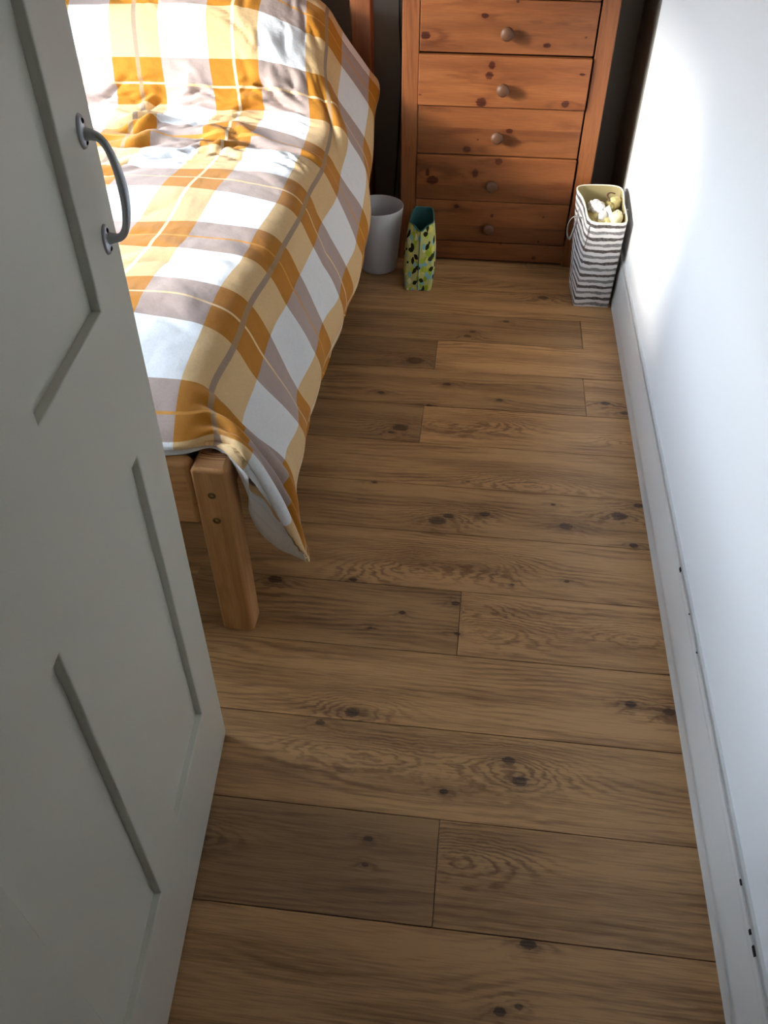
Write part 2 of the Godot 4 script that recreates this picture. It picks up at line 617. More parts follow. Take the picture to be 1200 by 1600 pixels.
	im2.fill(Color(0.74, 0.75, 0.46))
	rng.seed = 77
	var spots := [Color(0.68, 0.76, 0.22), Color(0.84, 0.80, 0.42), Color(0.52, 0.72, 0.74), Color(0.62, 0.70, 0.20), Color(0.86, 0.86, 0.66), Color(0.55, 0.74, 0.76)]
	for k in 130:
		blot(im2, Vector2(rng.randf() * pw, rng.randf() * pw), Vector2(15, 15), 0.0, spots[rng.randi() % 6])
	for k in 40:
		var big := k % 3 != 0
		blot(im2, Vector2(fposmod(k * 97.0 + rng.randf() * 26.0, pw), fposmod(k * 0.618034 * pw + rng.randf() * 12.0, pw)), Vector2(19, 11) if big else Vector2(7.5, 6), rng.randf() * PI, Color(0.17, 0.16, 0.10))
	textured("printed_cotton", ImageTexture.create_from_image(im2), 0.85, Vector3(4.0, 4.0, 1), Vector3.ZERO, 0.3)
	mat("teal_lining", Color(0.20, 0.40, 0.40), 0.85)
	mat("teal_seam", Color(0.30, 0.42, 0.40), 0.8)


func blot(im: Image, at: Vector2, r: Vector2, a: float, c: Color) -> void:
	var n := im.get_width()
	var m := int(maxf(r.x, r.y)) + 1
	for y in range(-m, m + 1):
		for x in range(-m, m + 1):
			var q := Vector2(x, y).rotated(a)
			if absf(q.y) < r.y * (1.0 - (q.x / r.x) * (q.x / r.x)) and absf(q.x) < r.x:
				im.set_pixel(posmod(int(at.x) + x, n), posmod(int(at.y) + y, n), c)


# ---------------------------------------------------------------- the scene
func _ready() -> void:
	var cam := Camera3D.new()
	cam.name = "camera"
	cam.keep_aspect = Camera3D.KEEP_HEIGHT
	cam.fov = rad_to_deg(2.0 * atan(800.0 / 1289.08))
	cam.position = Vector3(0, 1.52, 0)
	cam.rotation = Vector3(deg_to_rad(-43.746), deg_to_rad(6.773), deg_to_rad(-0.186))
	cam.near = 0.02
	add_child(cam)
	cam.current = true

	var sky := Sky.new()
	var sm := ProceduralSkyMaterial.new()
	sm.sky_top_color = Color(0.80, 0.87, 0.95)
	sm.sky_horizon_color = Color(0.95, 0.98, 1.0)
	sm.ground_bottom_color = Color(0.20, 0.20, 0.18)
	sm.ground_horizon_color = Color(0.32, 0.33, 0.30)
	sm.sky_energy_multiplier = 3.7
	sm.ground_energy_multiplier = 1.2
	sky.sky_material = sm
	var env := Environment.new()
	env.background_mode = Environment.BG_SKY
	env.sky = sky
	env.ambient_light_source = Environment.AMBIENT_SOURCE_SKY
	env.tonemap_mode = Environment.TONE_MAPPER_LINEAR
	env.tonemap_exposure = 1.0
	env.sdfgi_enabled = true
	env.ssao_enabled = true
	env.ssil_enabled = true
	var we := WorldEnvironment.new()
	we.name = "world_environment"
	we.environment = env
	add_child(we)

	var sun := DirectionalLight3D.new()
	sun.name = "sun"
	sun.light_color = Color(1.0, 0.97, 0.92)
	sun.light_energy = 2.15
	sun.light_angular_distance = 9.0
	sun.shadow_enabled = true
	sun.sky_mode = DirectionalLight3D.SKY_MODE_LIGHT_ONLY
	var towards := Vector3(1.0, -0.33, -0.50).normalized()
	sun.basis = Basis.looking_at(towards, Vector3.UP)
	add_child(sun)

	make_materials()
	build_room()
	build_floor()
	build_door()
	build_window()
	build_bed()
	build_duvet()
	build_chest()
	build_bin()
	build_pouch()
	build_striped_bag()
	build_cable()


func wall(called: String, lo: Vector3, hi: Vector3, m: String, label: String, category := "wall") -> MeshInstance3D:
	var o := box(called, lo, hi, 0.0, M[m], self)
	tag(o, label, category, "", "structure")
	return o


func build_room() -> void:
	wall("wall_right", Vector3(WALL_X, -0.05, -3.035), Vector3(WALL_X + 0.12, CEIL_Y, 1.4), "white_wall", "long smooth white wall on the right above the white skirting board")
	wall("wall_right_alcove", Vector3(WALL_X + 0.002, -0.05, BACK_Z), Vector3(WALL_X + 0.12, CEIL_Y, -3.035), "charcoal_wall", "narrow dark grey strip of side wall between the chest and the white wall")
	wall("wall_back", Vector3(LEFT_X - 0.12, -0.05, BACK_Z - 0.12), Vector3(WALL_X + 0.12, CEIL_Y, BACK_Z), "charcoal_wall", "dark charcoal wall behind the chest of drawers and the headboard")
	var lw := thing("wall_left", "pale wall with the window beside the bed", "wall", Vector3(LEFT_X, 0, 0), "", "structure")
	var a := Vector3(LEFT_X, 0, 0)
	box("wall_below_window", Vector3(LEFT_X - 0.2, -0.05, BACK_Z), Vector3(LEFT_X, WIN[0], 1.4), 0.0, M.side_wall, lw, a)
	box("wall_above_window", Vector3(LEFT_X - 0.2, WIN[1], BACK_Z), Vector3(LEFT_X, CEIL_Y, 1.4), 0.0, M.side_wall, lw, a)
	box("wall_beside_window", Vector3(LEFT_X - 0.2, WIN[0], BACK_Z), Vector3(LEFT_X, WIN[1], WIN[2]), 0.0, M.side_wall, lw, a)
	box("wall_beside_window", Vector3(LEFT_X - 0.2, WIN[0], WIN[3]), Vector3(LEFT_X, WIN[1], 1.4), 0.0, M.side_wall, lw, a)
	var fw := thing("wall_front", "plain wall round the doorway the picture is taken from", "wall", Vector3(0, 0, FRONT_Z), "", "structure")
	var f := Vector3(0, 0, FRONT_Z)
	box("wall_beside_doorway", Vector3(LEFT_X, -0.05, FRONT_Z), Vector3(-0.395, CEIL_Y, FRONT_Z + 0.11), 0.0, M.landing_wall, fw, f)
	box("wall_beside_doorway", Vector3(0.40, -0.05, FRONT_Z), Vector3(WALL_X, CEIL_Y, FRONT_Z + 0.11), 0.0, M.landing_wall, fw, f)
	box("wall_over_doorway", Vector3(-0.395, 2.02, FRONT_Z), Vector3(0.40, CEIL_Y, FRONT_Z + 0.11), 0.0, M.landing_wall, fw, f)
	wall("wall_landing", Vector3(LEFT_X - 0.2, -0.05, 1.4), Vector3(WALL_X + 0.12, CEIL_Y, 1.5), "landing_wall", "plain end wall of the landing behind the doorway")
	wall("ceiling", Vector3(LEFT_X - 0.2, CEIL_Y, BACK_Z - 0.12), Vector3(WALL_X + 0.12, CEIL_Y + 0.1, 1.5), "ceiling_white", "flat white ceiling over the bedroom", "ceiling")
	# skirting: profile of (away from the wall, height) swept along the wall
	var prof := [Vector2(0.0, 0.168), Vector2(0.006, 0.168), Vector2(0.0095, 0.1665), Vector2(0.0115, 0.163), Vector2(0.0115, 0.150), Vector2(0.0125, 0.147), Vector2(0.0135, 0.100), Vector2(0.0138, 0.046), Vector2(0.0145, 0.040), Vector2(0.0165, 0.035), Vector2(0.0175, 0.028), Vector2(0.018, 0.004), Vector2(0.0175, 0.0), Vector2(0.0, 0.0)]
	var g := Geo.new()
	for k in prof.size() - 1:
		var p: Vector2 = prof[k]
		var q: Vector2 = prof[k + 1]
		var d := (q - p).normalized()
		var nn := Vector3(d.y, -d.x, 0)
		if nn.x > 0.01:
			nn = -nn
		if nn.y < -0.5 and k < 3:
			nn = -nn
		var z0 := -3.034
		var z1 := FRONT_Z
		g.face([Vector3(WALL_X - p.x, p.y, z0), Vector3(WALL_X - q.x, q.y, z0), Vector3(WALL_X - q.x, q.y, z1), Vector3(WALL_X - p.x, p.y, z1)], nn, [Vector2(0, 0), Vector2(0, 1), Vector2(1, 1), Vector2(1, 0)])
	var sk := place("baseboard_right", g.done(), M.skirting_white, self)
	tag(sk, "white painted skirting board with chipped top edge along the white wall", "skirting board", "", "structure")
	for c in [[-1.298, 0.163, 0.006, 0.0035], [-0.612, 0.1645, 0.005, 0.002], [-0.536, 0.163, 0.004, 0.003], [-0.508, 0.164, 0.008, 0.0035], [-1.17, 0.1655, 0.002, 0.0012], [-1.07, 0.1655, 0.002, 0.0012]]:
		place("paint_chip", soft_box(Vector3(0.0012, c[3], c[2]), 0.0006), M.chip, sk, Vector3(WALL_X - 0.0112, c[1], c[0]))
	box("baseboard_back", Vector3(-0.30, 0.0, BACK_Z), Vector3(WALL_X, 0.12, BACK_Z + 0.015), 0.003, M.charcoal_wall, self)
	tag(get_node("baseboard_back"), "dark painted skirting at the foot of the charcoal wall", "skirting board", "", "structure")


func build_floor() -> void:
	var fl := wall("floor", Vector3(LEFT_X - 0.1, -0.06, BACK_Z - 0.1), Vector3(WALL_X + 0.1, -0.014, 1.45), "underlay", "knotty oak plank floor laid across the room", "floor")
	var c0 := Vector3((LEFT_X - 0.1 + WALL_X + 0.1) / 2.0, (-0.06 - 0.014) / 2.0, (BACK_Z - 0.1 + 1.45) / 2.0)
	for r in row_edges.size() - 1:
		var xs := [LEFT_X - 0.02]
		xs.append_array(row_joints[r])
		xs.append(WALL_X)
		for j in xs.size() - 1:
			var z0: float = row_edges[r] + 0.0005
			var z1: float = row_edges[r + 1] - 0.0005
			var drop := 0.0006 * hash01(r * 7 + j)
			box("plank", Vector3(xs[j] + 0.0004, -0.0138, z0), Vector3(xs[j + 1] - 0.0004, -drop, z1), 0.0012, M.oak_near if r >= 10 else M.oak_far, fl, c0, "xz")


# ---------------------------------------------------------------- door
func build_door() -> void:
	var th := deg_to_rad(4.5)
	var u := Vector3(sin(th), 0, cos(th))
	var nn := Vector3(cos(th), -0.017, -sin(th)).normalized()
	u = (u - nn * u.dot(nn)).normalized()
	var up := u.cross(nn)
	var wd := 0.722
	var d := thing("door_1", "cream painted four-panel door standing open with an iron pull handle", "door", Vector3(-0.436, 0, -0.87) + u * (wd - 0.007), "", "structure")
	d.basis = Basis(nn, up, u)
	# the door's own axes: x out of its face, y up, z towards the hinges (a runs from the free edge)
	var y0 := 0.007
	var y1 := 1.98
	var za := func(a: float) -> float: return a - wd
	var holes := [Rect2(0.094, 0.222, 0.212, 0.613), Rect2(0.410, 0.222, 0.212, 0.613), Rect2(0.094, 1.040, 0.212, 0.82), Rect2(0.410, 1.040, 0.212, 0.82)]
	var g := Geo.new()
	var xs := [0.0, 0.094, 0.306, 0.410, 0.622, wd]
	var ys := [y0, 0.222, 0.835, 1.040, 1.86, y1]
	var depth := 0.011
	var b := 0.0025
	for side in [1.0, -1.0]:
		var fx := 0.0 if side > 0.0 else -0.040
		for i in 5:
			for j in 5:
				var lo := Vector2(xs[i], ys[j])
				var hi := Vector2(xs[i + 1], ys[j + 1])
				if (i == 1 or i == 3) and (j == 1 or j == 3):
					# the reveal round a sunk panel: a small rounding, then straight in
					var n4 := [Vector3(0, 1, 0), Vector3(0, -1, 0), Vector3(0, 0, 1), Vector3(0, 0, -1)]
					var cor := [[Vector2(lo.x, lo.y), Vector2(hi.x, lo.y)], [Vector2(lo.x, hi.y), Vector2(hi.x, hi.y)], [Vector2(lo.x, lo.y), Vector2(lo.x, hi.y)], [Vector2(hi.x, lo.y), Vector2(hi.x, hi.y)]]
					for e in 4:
						var c1: Vector2 = cor[e][0]
						var c2: Vector2 = cor[e][1]
						var inw: Vector3 = n4[e]
						var fn := Vector3(side, 0, 0)
						var p1 := Vector3(fx, c1.y, za.call(c1.x))
						var p2 := Vector3(fx, c2.y, za.call(c2.x))
						var q1 := p1 + inw * b - fn * b
						var q2 := p2 + inw * b - fn * b
						var ia := g.add(p1, fn, Vector2.ZERO)
						var ib := g.add(p2, fn, Vector2.ZERO)
						var ic := g.add(q2, inw, Vector2.ZERO)
						var id := g.add(q1, inw, Vector2.ZERO)
						g.quad(ia, ib, ic, id)
						g.face([q1, q2, q2 - fn * depth, q1 - fn * depth], inw, [Vector2.ZERO, Vector2.ZERO, Vector2.ZERO, Vector2.ZERO])
					continue
				g.face([Vector3(fx, lo.y, za.call(lo.x)), Vector3(fx, lo.y, za.call(hi.x)), Vector3(fx, hi.y, za.call(hi.x)), Vector3(fx, hi.y, za.call(lo.x))], Vector3(side, 0, 0), [lo, Vector2(hi.x, lo.y), hi, Vector2(lo.x, hi.y)])
	var zz := [za.call(0.0), za.call(wd)]
	var uv4 := [Vector2(0, 0), Vector2(1, 0), Vector2(1, 1), Vector2(0, 1)]
	for k in 2:
		g.face([Vector3(0, y0, zz[k]), Vector3(-0.04, y0, zz[k]), Vector3(-0.04, y1, zz[k]), Vector3(0, y1, zz[k])], Vector3(0, 0, -1 if k == 0 else 1), uv4)
		var yy: float = [y0, y1][k]
		g.face([Vector3(0, yy, zz[0]), Vector3(-0.04, yy, zz[0]), Vector3(-0.04, yy, zz[1]), Vector3(0, yy, zz[1])], Vector3(0, -1 if k == 0 else 1, 0), uv4)
	place("door_frame_work", g.done(), M.door_paint, d)
	for h in holes:
		place("panel", soft_box(Vector3(0.008, h.size.y / 2.0 + 0.004, h.size.x / 2.0 + 0.004), 0.0), M.door_paint, d, Vector3(-0.020, h.position.y + h.size.y / 2.0, za.call(h.position.x + h.size.x / 2.0)))
	# pull handle: two oval plates, a bowed grip between, a screw above and below in each plate
	var hz: float = za.call(0.036)
	var handle := Node3D.new()
	handle.name = "pull_handle"
	handle.position = Vector3(0, 1.158, hz)
	d.add_child(handle, true)
	handle.set_meta("label", "grey iron bow handle")
	var pl := lathe([Vector2(0.0, 0.0045), Vector2(0.006, 0.0044), Vector2(0.0115, 0.0034), Vector2(0.0138, 0.0022), Vector2(0.0146, 0.0), Vector2(0.0146, -0.0005)], 32)
	for s in [1.0, -1.0]:
		var p := place("rose_plate", pl, M.pewter, handle, Vector3(0.0003, 0.0585 * s, 0))
		p.basis = Basis(Vector3(0, 0, 1) * 0.78, Vector3(1, 0, 0), Vector3(0, 1, 0) * 1.22)
		for q in [1.0, -1.0]:
			var sc := place("screw", lathe([Vector2(0, 0.0016), Vector2(0.0022, 0.0013), Vector2(0.0032, 0.0002), Vector2(0.0033, -0.001)], 16), M.dark_hole, handle, Vector3(0.0036, 0.0585 * s + 0.0105 * q, 0.0))
			sc.basis = Basis(Vector3(0, 0, 1), Vector3(1, 0, 0), Vector3(0, 1, 0))
	var pth := [Vector3(0.002, 0.056, 0), Vector3(0.010, 0.0555, 0), Vector3(0.018, 0.052, 0), Vector3(0.0245, 0.041, 0), Vector3(0.0295, 0.021, 0), Vector3(0.0315, 0.0, 0), Vector3(0.0305, -0.022, 0), Vector3(0.026, -0.043, 0), Vector3(0.019, -0.054, 0), Vector3(0.010, -0.0565, 0), Vector3(0.002, -0.057, 0)]
	place("grip", tube(pth, [0.0075, 0.0055, 0.0043, 0.0042, 0.0048, 0.0054, 0.0048, 0.0042, 0.0043, 0.0055, 0.0075], 16, 6), M.pewter, handle)
	for y in [0.22, 1.75]:
		place("hinge", lathe([Vector2(0, 0.05), Vector2(0.007, 0.05), Vector2(0.007, -0.05), Vector2(0, -0.05)], 16), M.pewter, d, Vector3(-0.044, y, 0.004))


func build_window() -> void:
	var b := Vector3(LEFT_X - 0.14, WIN[0], (WIN[2] + WIN[3]) / 2.0)
	var w := thing("window_1", "wide white framed window in the left wall beside the bed", "window", b, "", "structure")
	var x0 := LEFT_X - 0.17
	var x1 := LEFT_X - 0.11
	var t := 0.045
	box("window_frame", Vector3(x0, WIN[0], WIN[2]), Vector3(x1, WIN[0] + t, WIN[3]), 0.004, M.window_paint, w, b)
	box("window_frame", Vector3(x0, WIN[1] - t, WIN[2]), Vector3(x1, WIN[1], WIN[3]), 0.004, M.window_paint, w, b)
	box("window_frame", Vector3(x0, WIN[0] + t, WIN[2]), Vector3(x1, WIN[1] - t, WIN[2] + t), 0.004, M.window_paint, w, b)
	box("window_frame", Vector3(x0, WIN[0] + t, WIN[3] - t), Vector3(x1, WIN[1] - t, WIN[3]), 0.004, M.window_paint, w, b)
	box("pane", Vector3(LEFT_X - 0.142, WIN[0] + t, WIN[2] + t), Vector3(LEFT_X - 0.138, WIN[1] - t, WIN[3] - t), 0.0, M.window_glass, w, b)
	box("window_sill", Vector3(LEFT_X - 0.11, WIN[0] + 0.001, WIN[2] + 0.001), Vector3(LEFT_X + 0.02, WIN[0] + 0.018, WIN[3] - 0.001), 0.003, M.window_paint, w, b)


# ---------------------------------------------------------------- bed
func build_bed() -> void:
	var at := Vector3(-0.95, 0, -2.2)
	var b := thing("bed", "pine single bed frame with square bolted corner post at its foot", "bed", at)
	var xr := -0.438
	var xl := -1.46
	var post := func(lo: Vector3, hi: Vector3) -> MeshInstance3D:
		return box("leg", lo, hi, 0.009, M.bed_pine if lo.z > -2.0 else M.pine_plain, b, at, "box", true, Vector3(0.11, 0.3, 0.0))
	var l1: MeshInstance3D = post.call(Vector3(xr - 0.073, 0, -1.205), Vector3(xr, 0.492, -1.140))
	post.call(Vector3(xl, 0, -1.205), Vector3(xl + 0.08, 0.502, -1.140))
	post.call(Vector3(-0.495, 0, -3.27), Vector3(-0.418, 1.06, -3.205))
	post.call(Vector3(xl, 0, -3.27), Vector3(xl + 0.077, 1.06, -3.205))
	box("end_grain", Vector3(xr - 0.0635, 0.4915, -1.1955), Vector3(xr - 0.0095, 0.4924, -1.1495), 0.0003, M.bed_end_grain, l1, (Vector3(xr - 0.073, 0, -1.205) + Vector3(xr, 0.492, -1.140)) / 2.0, "box", false, Vector3(-xr + 0.073, 0, 1.205))
	for y in [0.428, 0.360]:
		var bt := place("bolt", lathe([Vector2(0.0, -0.0012), Vector2(0.0032, -0.0012), Vector2(0.0034, 0.0012), Vector2(0.0066, 0.0018), Vector2(0.0082, 0.0006), Vector2(0.0085, -0.001)], 20), M.bolt_metal, l1, Vector3(0.0, y - 0.246, 0.0325))
		bt.basis = Basis(Vector3(1, 0, 0), Vector3(0, 0, 1), Vector3(0, -1, 0))
	box("foot_rail", Vector3(xl + 0.08, 0.327, -1.19), Vector3(xr - 0.073, 0.497, -1.150), 0.014, M.bed_pine, b, at, "box", false, Vector3(1.5, 0.62, 0))
	for x in [xr - 0.075, xl + 0.008]:
		box("side_rail", Vector3(x, 0.30, -3.205), Vector3(x + 0.026, 0.43, -1.205), 0.004, M.bed_pine, b, at, "box", false, Vector3(3.3, 0.55, 0))
	for k in 12:
		var z := -3.1 + k * 0.165
		box("slat", Vector3(xl + 0.034, 0.352, z - 0.035), Vector3(xr - 0.034, 0.370, z + 0.035), 0.002, M.bed_pine, b, at)
	box("headboard_rail", Vector3(xl + 0.077, 0.90, -3.25), Vector3(-0.495, 1.03, -3.225), 0.006, M.bed_pine, b, at)
	box("headboard_rail", Vector3(xl + 0.077, 0.45, -3.25), Vector3(-0.495, 0.58, -3.225), 0.006, M.bed_pine, b, at)
	box("mattress", Vector3(xl + 0.03, 0.370, -3.19), Vector3(xr - 0.11, 0.50, -1.25), 0.035, M.mattress_cloth, b, at)


func build_duvet() -> void:
	# measured places (cm) where the check's lines cross: rows from the foot to the pillows, columns from the wall to the hem
	var cms := [
	[-146,50,-115.5, -123,50.5,-115.5, -107,50.5,-115.5, -90.5,50.5,-115.5, -74.5,50.5,-115.5, -54.4,50.8,-117.8, -40.2,49.6,-115, -35.7,33.2,-118.5, -31.6,19.9,-121],
	[-146,51.5,-118, -123,52.5,-118, -107,52.5,-118, -90.5,52.5,-118, -74.5,52.5,-118, -54.7,52.5,-118, -39.7,51.7,-116.5, -34.5,32.7,-120, -31.7,19.8,-121.5],
	[-146,54.5,-134.2, -123,55.5,-134.2, -107,55.5,-134.2, -90.5,55.5,-134.2, -74.5,55.5,-134.2, -57.4,55.5,-134.2, -45,47.4,-131.5, -36.3,40.2,-129.5, -35.2,28.9,-132],
	[-146,56.1,-153.3, -123,57.1,-153.3, -107,57.1,-153.3, -90.5,57.1,-153.3, -74.7,57.1,-156.4, -58,56.5,-153.3, -46.6,45,-150.8, -38.5,32.8,-150.8, -37.3,27,-150.8],
	[-146,56.4,-169.9, -123,57.4,-169.9, -107,57.4,-169.9, -90.5,57.4,-169.9, -75,57.4,-171.9, -58.4,56.8,-169.9, -46.9,46.2,-167.4, -41,31.2,-167.4, -38.3,25,-167.4],
	[-146,56.6,-184.5, -123,57.6,-184.5, -107,57.6,-184.5, -88.9,57.6,-186.4, -73.3,57.6,-185.7, -56.6,57,-184.5, -46.3,46,-182, -40,32.2,-182, -38.8,25,-182],
	[-146,56.8,-199.8, -123,57.8,-199.8, -107,57.8,-199.8, -88.4,57.8,-199.6, -72.8,57.8,-201.1, -56.3,57.2,-199.8, -45.3,46.5,-197.3, -40,32.4,-197.3, -37.9,25,-197.3],
	[-146,57.1,-215.2, -121,58.1,-219, -103.7,58.1,-220.7, -89.2,58.1,-222.3, -73.2,58.1,-220.9, -54.8,57.5,-215.2, -44.9,46.6,-212.7, -38.6,31.9,-212.7, -37.5,25,-212.7],
	[-146,57.1,-232.4, -121,58.1,-232.4, -104,58.1,-233.2, -87.6,58.1,-234.5, -71.7,58.1,-235.6, -55,57.5,-232.4, -45.3,46.1,-229.9, -38.5,32.5,-229.9, -36.7,25,-229.9],
	[-146,57.1,-248.9, -119,58.1,-248.9, -102.3,58.1,-248.2, -86,58.1,-249.5, -71.5,58.1,-249.7, -54.9,57.5,-248.9, -43.6,46.9,-246.4, -37.7,32.9,-246.4, -35.6,27,-246.4],
	[-146,57.1,-265.3, -121.7,58.1,-265.3, -105,58.1,-268.5, -89.5,58.1,-270.2, -73,58.1,-270.9, -55.6,57.5,-262.6, -44.5,47.8,-260.1, -37.6,37.5,-260.1, -35.8,30,-260.1],
	[-146,58.6,-282.3, -123,59.6,-282.3, -106.5,59.6,-283.8, -88.6,59.6,-280, -72.7,59.6,-281.2, -56.7,59,-277.1, -44.5,54.3,-274.6, -38.6,44.6,-274.6, -37.2,35,-274.6],
	[-146,71.2,-289, -124.6,72.2,-289, -107.7,72.5,-289, -91.6,72.7,-289, -75,72.5,-289, -59.6,69.7,-289, -49.8,60.6,-293, -41.4,48.3,-293, -38.9,40,-293],
	[-146,83.9,-301, -126.9,84.9,-301, -110.1,85.3,-301, -93.7,85.3,-301, -76.5,84,-301, -61.2,78.1,-301, -50.1,67.9,-303, -40.9,55.8,-303, -38.9,50,-303],
	[-146,91,-311, -123,92,-311, -107,92,-311, -90.5,92,-311, -74.5,90,-311, -62.3,85.1,-311, -50.7,74.2,-310, -41.5,62.9,-310, -38.2,58,-310],
	[-146,93,-318, -123,94,-318, -107,94,-318, -90.5,94,-318, -74.5,92,-318, -63,86,-318, -51.5,75,-317, -43,64,-317, -40,60,-317]]
	var ss := [-5.5, -4.0, -3.0, -2.0, -1.0, 0.0, 0.5, 1.0, 2.0, 2.42, 2.9, 3.4]
	var ctrl := []
	for row in cms:
		var pr := cm2(row, 3)
		var h: Vector3 = pr[-1]
		var tuck := clampf((ctrl.size() - 1.0) / 2.0, 0.0, 1.0)
		pr.append(h + Vector3(-0.004, 0.006, -0.030).lerp(Vector3(-0.020, -0.045, 0.0), tuck))
		pr.append(h + Vector3(-0.030, 0.020, -0.070).lerp(Vector3(-0.075, -0.012, 0.0), tuck))
		# half-way between the last line on top and the first on the slope
		var half: Vector3 = cat(pr[4], pr[5], pr[6], pr[7], 0.5) + Vector3(0.006, 0.012, 0.0)
		if ctrl.size() == 0:
			half = Vector3(-0.474, 0.4985, -1.208)
		elif ctrl.size() == 1:
			half = Vector3(-0.474, 0.516, -1.224)
		elif ctrl.size() == 2:
			half = Vector3(-0.515, 0.530, -1.345)
		pr.insert(6, half)
		ctrl.append(pr)
	var sub := 20
	var pts := smooth_grid(ctrl, sub)
	var nr := pts.size()
	var ncol: int = pts[0].size()
	var st := []
	for r in nr:
		var line := []
		var row := float(r) / sub
		var t := row - 1.0 if row >= 1.0 else (row - 1.0) * 0.16
		for c in ncol:
			var k := mini(c / sub, ss.size() - 2)
			line.append(Vector2(lerpf(ss[k], ss[k + 1], float(c - k * sub) / sub), t))
		st.append(line)
	# creases: each a short furrow beside a soft ridge, [column, row, half length, direction, width, depth]
	var creases := []
	var rng := RandomNumberGenerator.new()
	rng.seed = 12
	for k in 64:                                     # crumpled in front of the pillows
		var w := rng.randf_range(0.045, 0.15)
		creases.append([rng.randf_range(-5.0, 0.1), rng.randf_range(7.2, 10.6), rng.randf_range(0.35, 0.95), rng.randfn(0.0, 0.30), w, rng.randf_range(0.075, 0.14) * w * 1.6])
	for k in 26:                                     # slanting down the pillows' front
		var w := rng.randf_range(0.06, 0.15)
		creases.append([rng.randf_range(-4.0, 0.3), rng.randf_range(10.6, 12.8), rng.randf_range(0.35, 0.8), -0.95 + rng.randfn(0.0, 0.2), w, rng.randf_range(0.05, 0.09) * w])
	for k in 26:                                     # lightly elsewhere on the top
		var w := rng.randf_range(0.12, 0.30)
		creases.append([rng.randf_range(-4.0, 0.4), rng.randf_range(1.0, 7.5), rng.randf_range(0.4, 1.0), rng.randfn(0.1, 0.35), w, rng.randf_range(0.014, 0.032) * w])
	for k in 8:
		var w := rng.randf_range(0.15, 0.3)
		creases.append([rng.randf_range(0.8, 1.8), rng.randf_range(3.0, 13.0), rng.randf_range(0.3, 0.7), rng.randfn(-1.3, 0.2), w, rng.randf_range(0.008, 0.016) * w])
	creases.append([0.52, 10.15, 1.3, -1.12, 0.22, 0.016])     # the deep fold that runs down from the pillow
	creases.append([0.15, 10.9, 0.8, -1.0, 0.14, 0.006])
	var moved := []
	for r in nr:
		var line := []
		for c in ncol:
			var a: Vector3 = pts[r][mini(c + 1, ncol - 1)] - pts[r][maxi(c - 1, 0)]
			var b: Vector3 = pts[mini(r + 1, nr - 1)][c] - pts[maxi(r - 1, 0)][c]
			var nn := b.cross(a).normalized()
			if nn.dot(Vector3(0.6, 0.8, 0.1)) < 0.0:
				nn = -nn
			var s: float = st[r][c].x
			var t: float = st[r][c].y
			var e := 0.0
			for q in creases:
				var dx: float = s - q[0]
				var dy: float = t - q[1]
				if absf(dx) > 1.6 or absf(dy) > 1.6:
					continue
				var u: float = (dx * cos(q[3]) + dy * sin(q[3])) / q[2]
				if absf(u) >= 1.0:
					continue
				var v: float = (-dx * sin(q[3]) + dy * cos(q[3]) + 0.10 * sin(u * 3.0 + q[0])) / q[4]
				if absf(v) > 4.0:
					continue
				var fade := 1.0 - u * u
				e += q[5] * fade * fade * (-exp(-absf(v) * 1.6) + 0.75 * exp(-(v - 1.3) * (v - 1.3) * 0.6) + 0.25 * exp(-(v + 1.5) * (v + 1.5) * 0.6))
			# long soft ripples in the part that hangs
			e += smoothstep(0.6, 1.8, s) * 0.0045 * sin(TAU * (t * 0.52 + 0.12 * s) + 1.2 * na.get_noise_2d(t * 0.3, 4.0)) * smoothstep(0.5, 2.5, t)
			e += 0.004 * na.get_noise_2d(s * 0.45 + 9.0, t * 0.45)
			# gathers at the foot corner
			var gz := smoothstep(1.15, 0.75, t) * smoothstep(0.1, 0.8, s) * smoothstep(2.7, 1.9, s)
			e += gz * 0.011 * sin(TAU * (t * 2.6 + 0.25 * (s - 1.0)) + 0.8)
			line.append(pts[r][c] + nn * e)
		moved.append(line)
	var du := place("duvet", sheet(moved, st, true), M.checked_cotton, self)
	tag(du, "puffy duvet in a mustard, cream, taupe and white check spread over the bed", "duvet")
	# the reverse side: from the seam at the foot, under and round the hanging corner
	var und := [
		cm2([-146,50,-115.5, -107,50.5,-115.5, -74.5,50.5,-115.5, -54.4,50.8,-117.8, -47.4,49.85,-120.8, -40.1,49.2,-115, -40,45.3,-115.8, -37.4,41.6,-117.2, -35.7,33.2,-118.5, -33.7,27.3,-119.8, -31.6,19.9,-121], 3),
		cm2([-146,48.7,-114.6, -107,49.2,-114.6, -74.5,49.2,-114.6, -54.4,50.2,-116.8, -47.4,49.4,-120.4, -40.6,46,-115.5, -40.7,39.4,-116.5, -38.9,34.5,-118, -36.6,28.6,-119.3, -34.1,24.4,-120.3, -31.7,19.5,-121.2], 3),
		cm2([-146,48.5,-117, -107,49,-117, -74.5,49,-117, -54.4,49.9,-119, -47.4,49.3,-122.5, -41.9,40.5,-118.5, -42.5,32.9,-120, -41.3,25.9,-121.5, -38.1,20.9,-122.2, -34.9,19.5,-122.2, -31.9,18.6,-121.8], 3),
		cm2([-146,49,-122, -107,49.5,-122, -74.5,49.8,-122, -54.4,50.2,-124, -47.6,49.2,-127, -43.4,35,-125, -43.4,28.4,-126, -41.8,23.2,-126.5, -38.8,19.2,-126.2, -35.6,18.1,-125, -32.4,17.4,-123.5], 3),
		cm2([-146,50.2,-130, -107,50.7,-130, -74.5,50.9,-130, -55,49.5,-130, -50,47,-133, -46,40,-140, -44.5,33,-140, -42.5,28,-141, -40.5,25,-141, -38.5,24,-140, -36.5,23.5,-137], 3)]
	var up := smooth_grid(und, 10)
	var uu := []
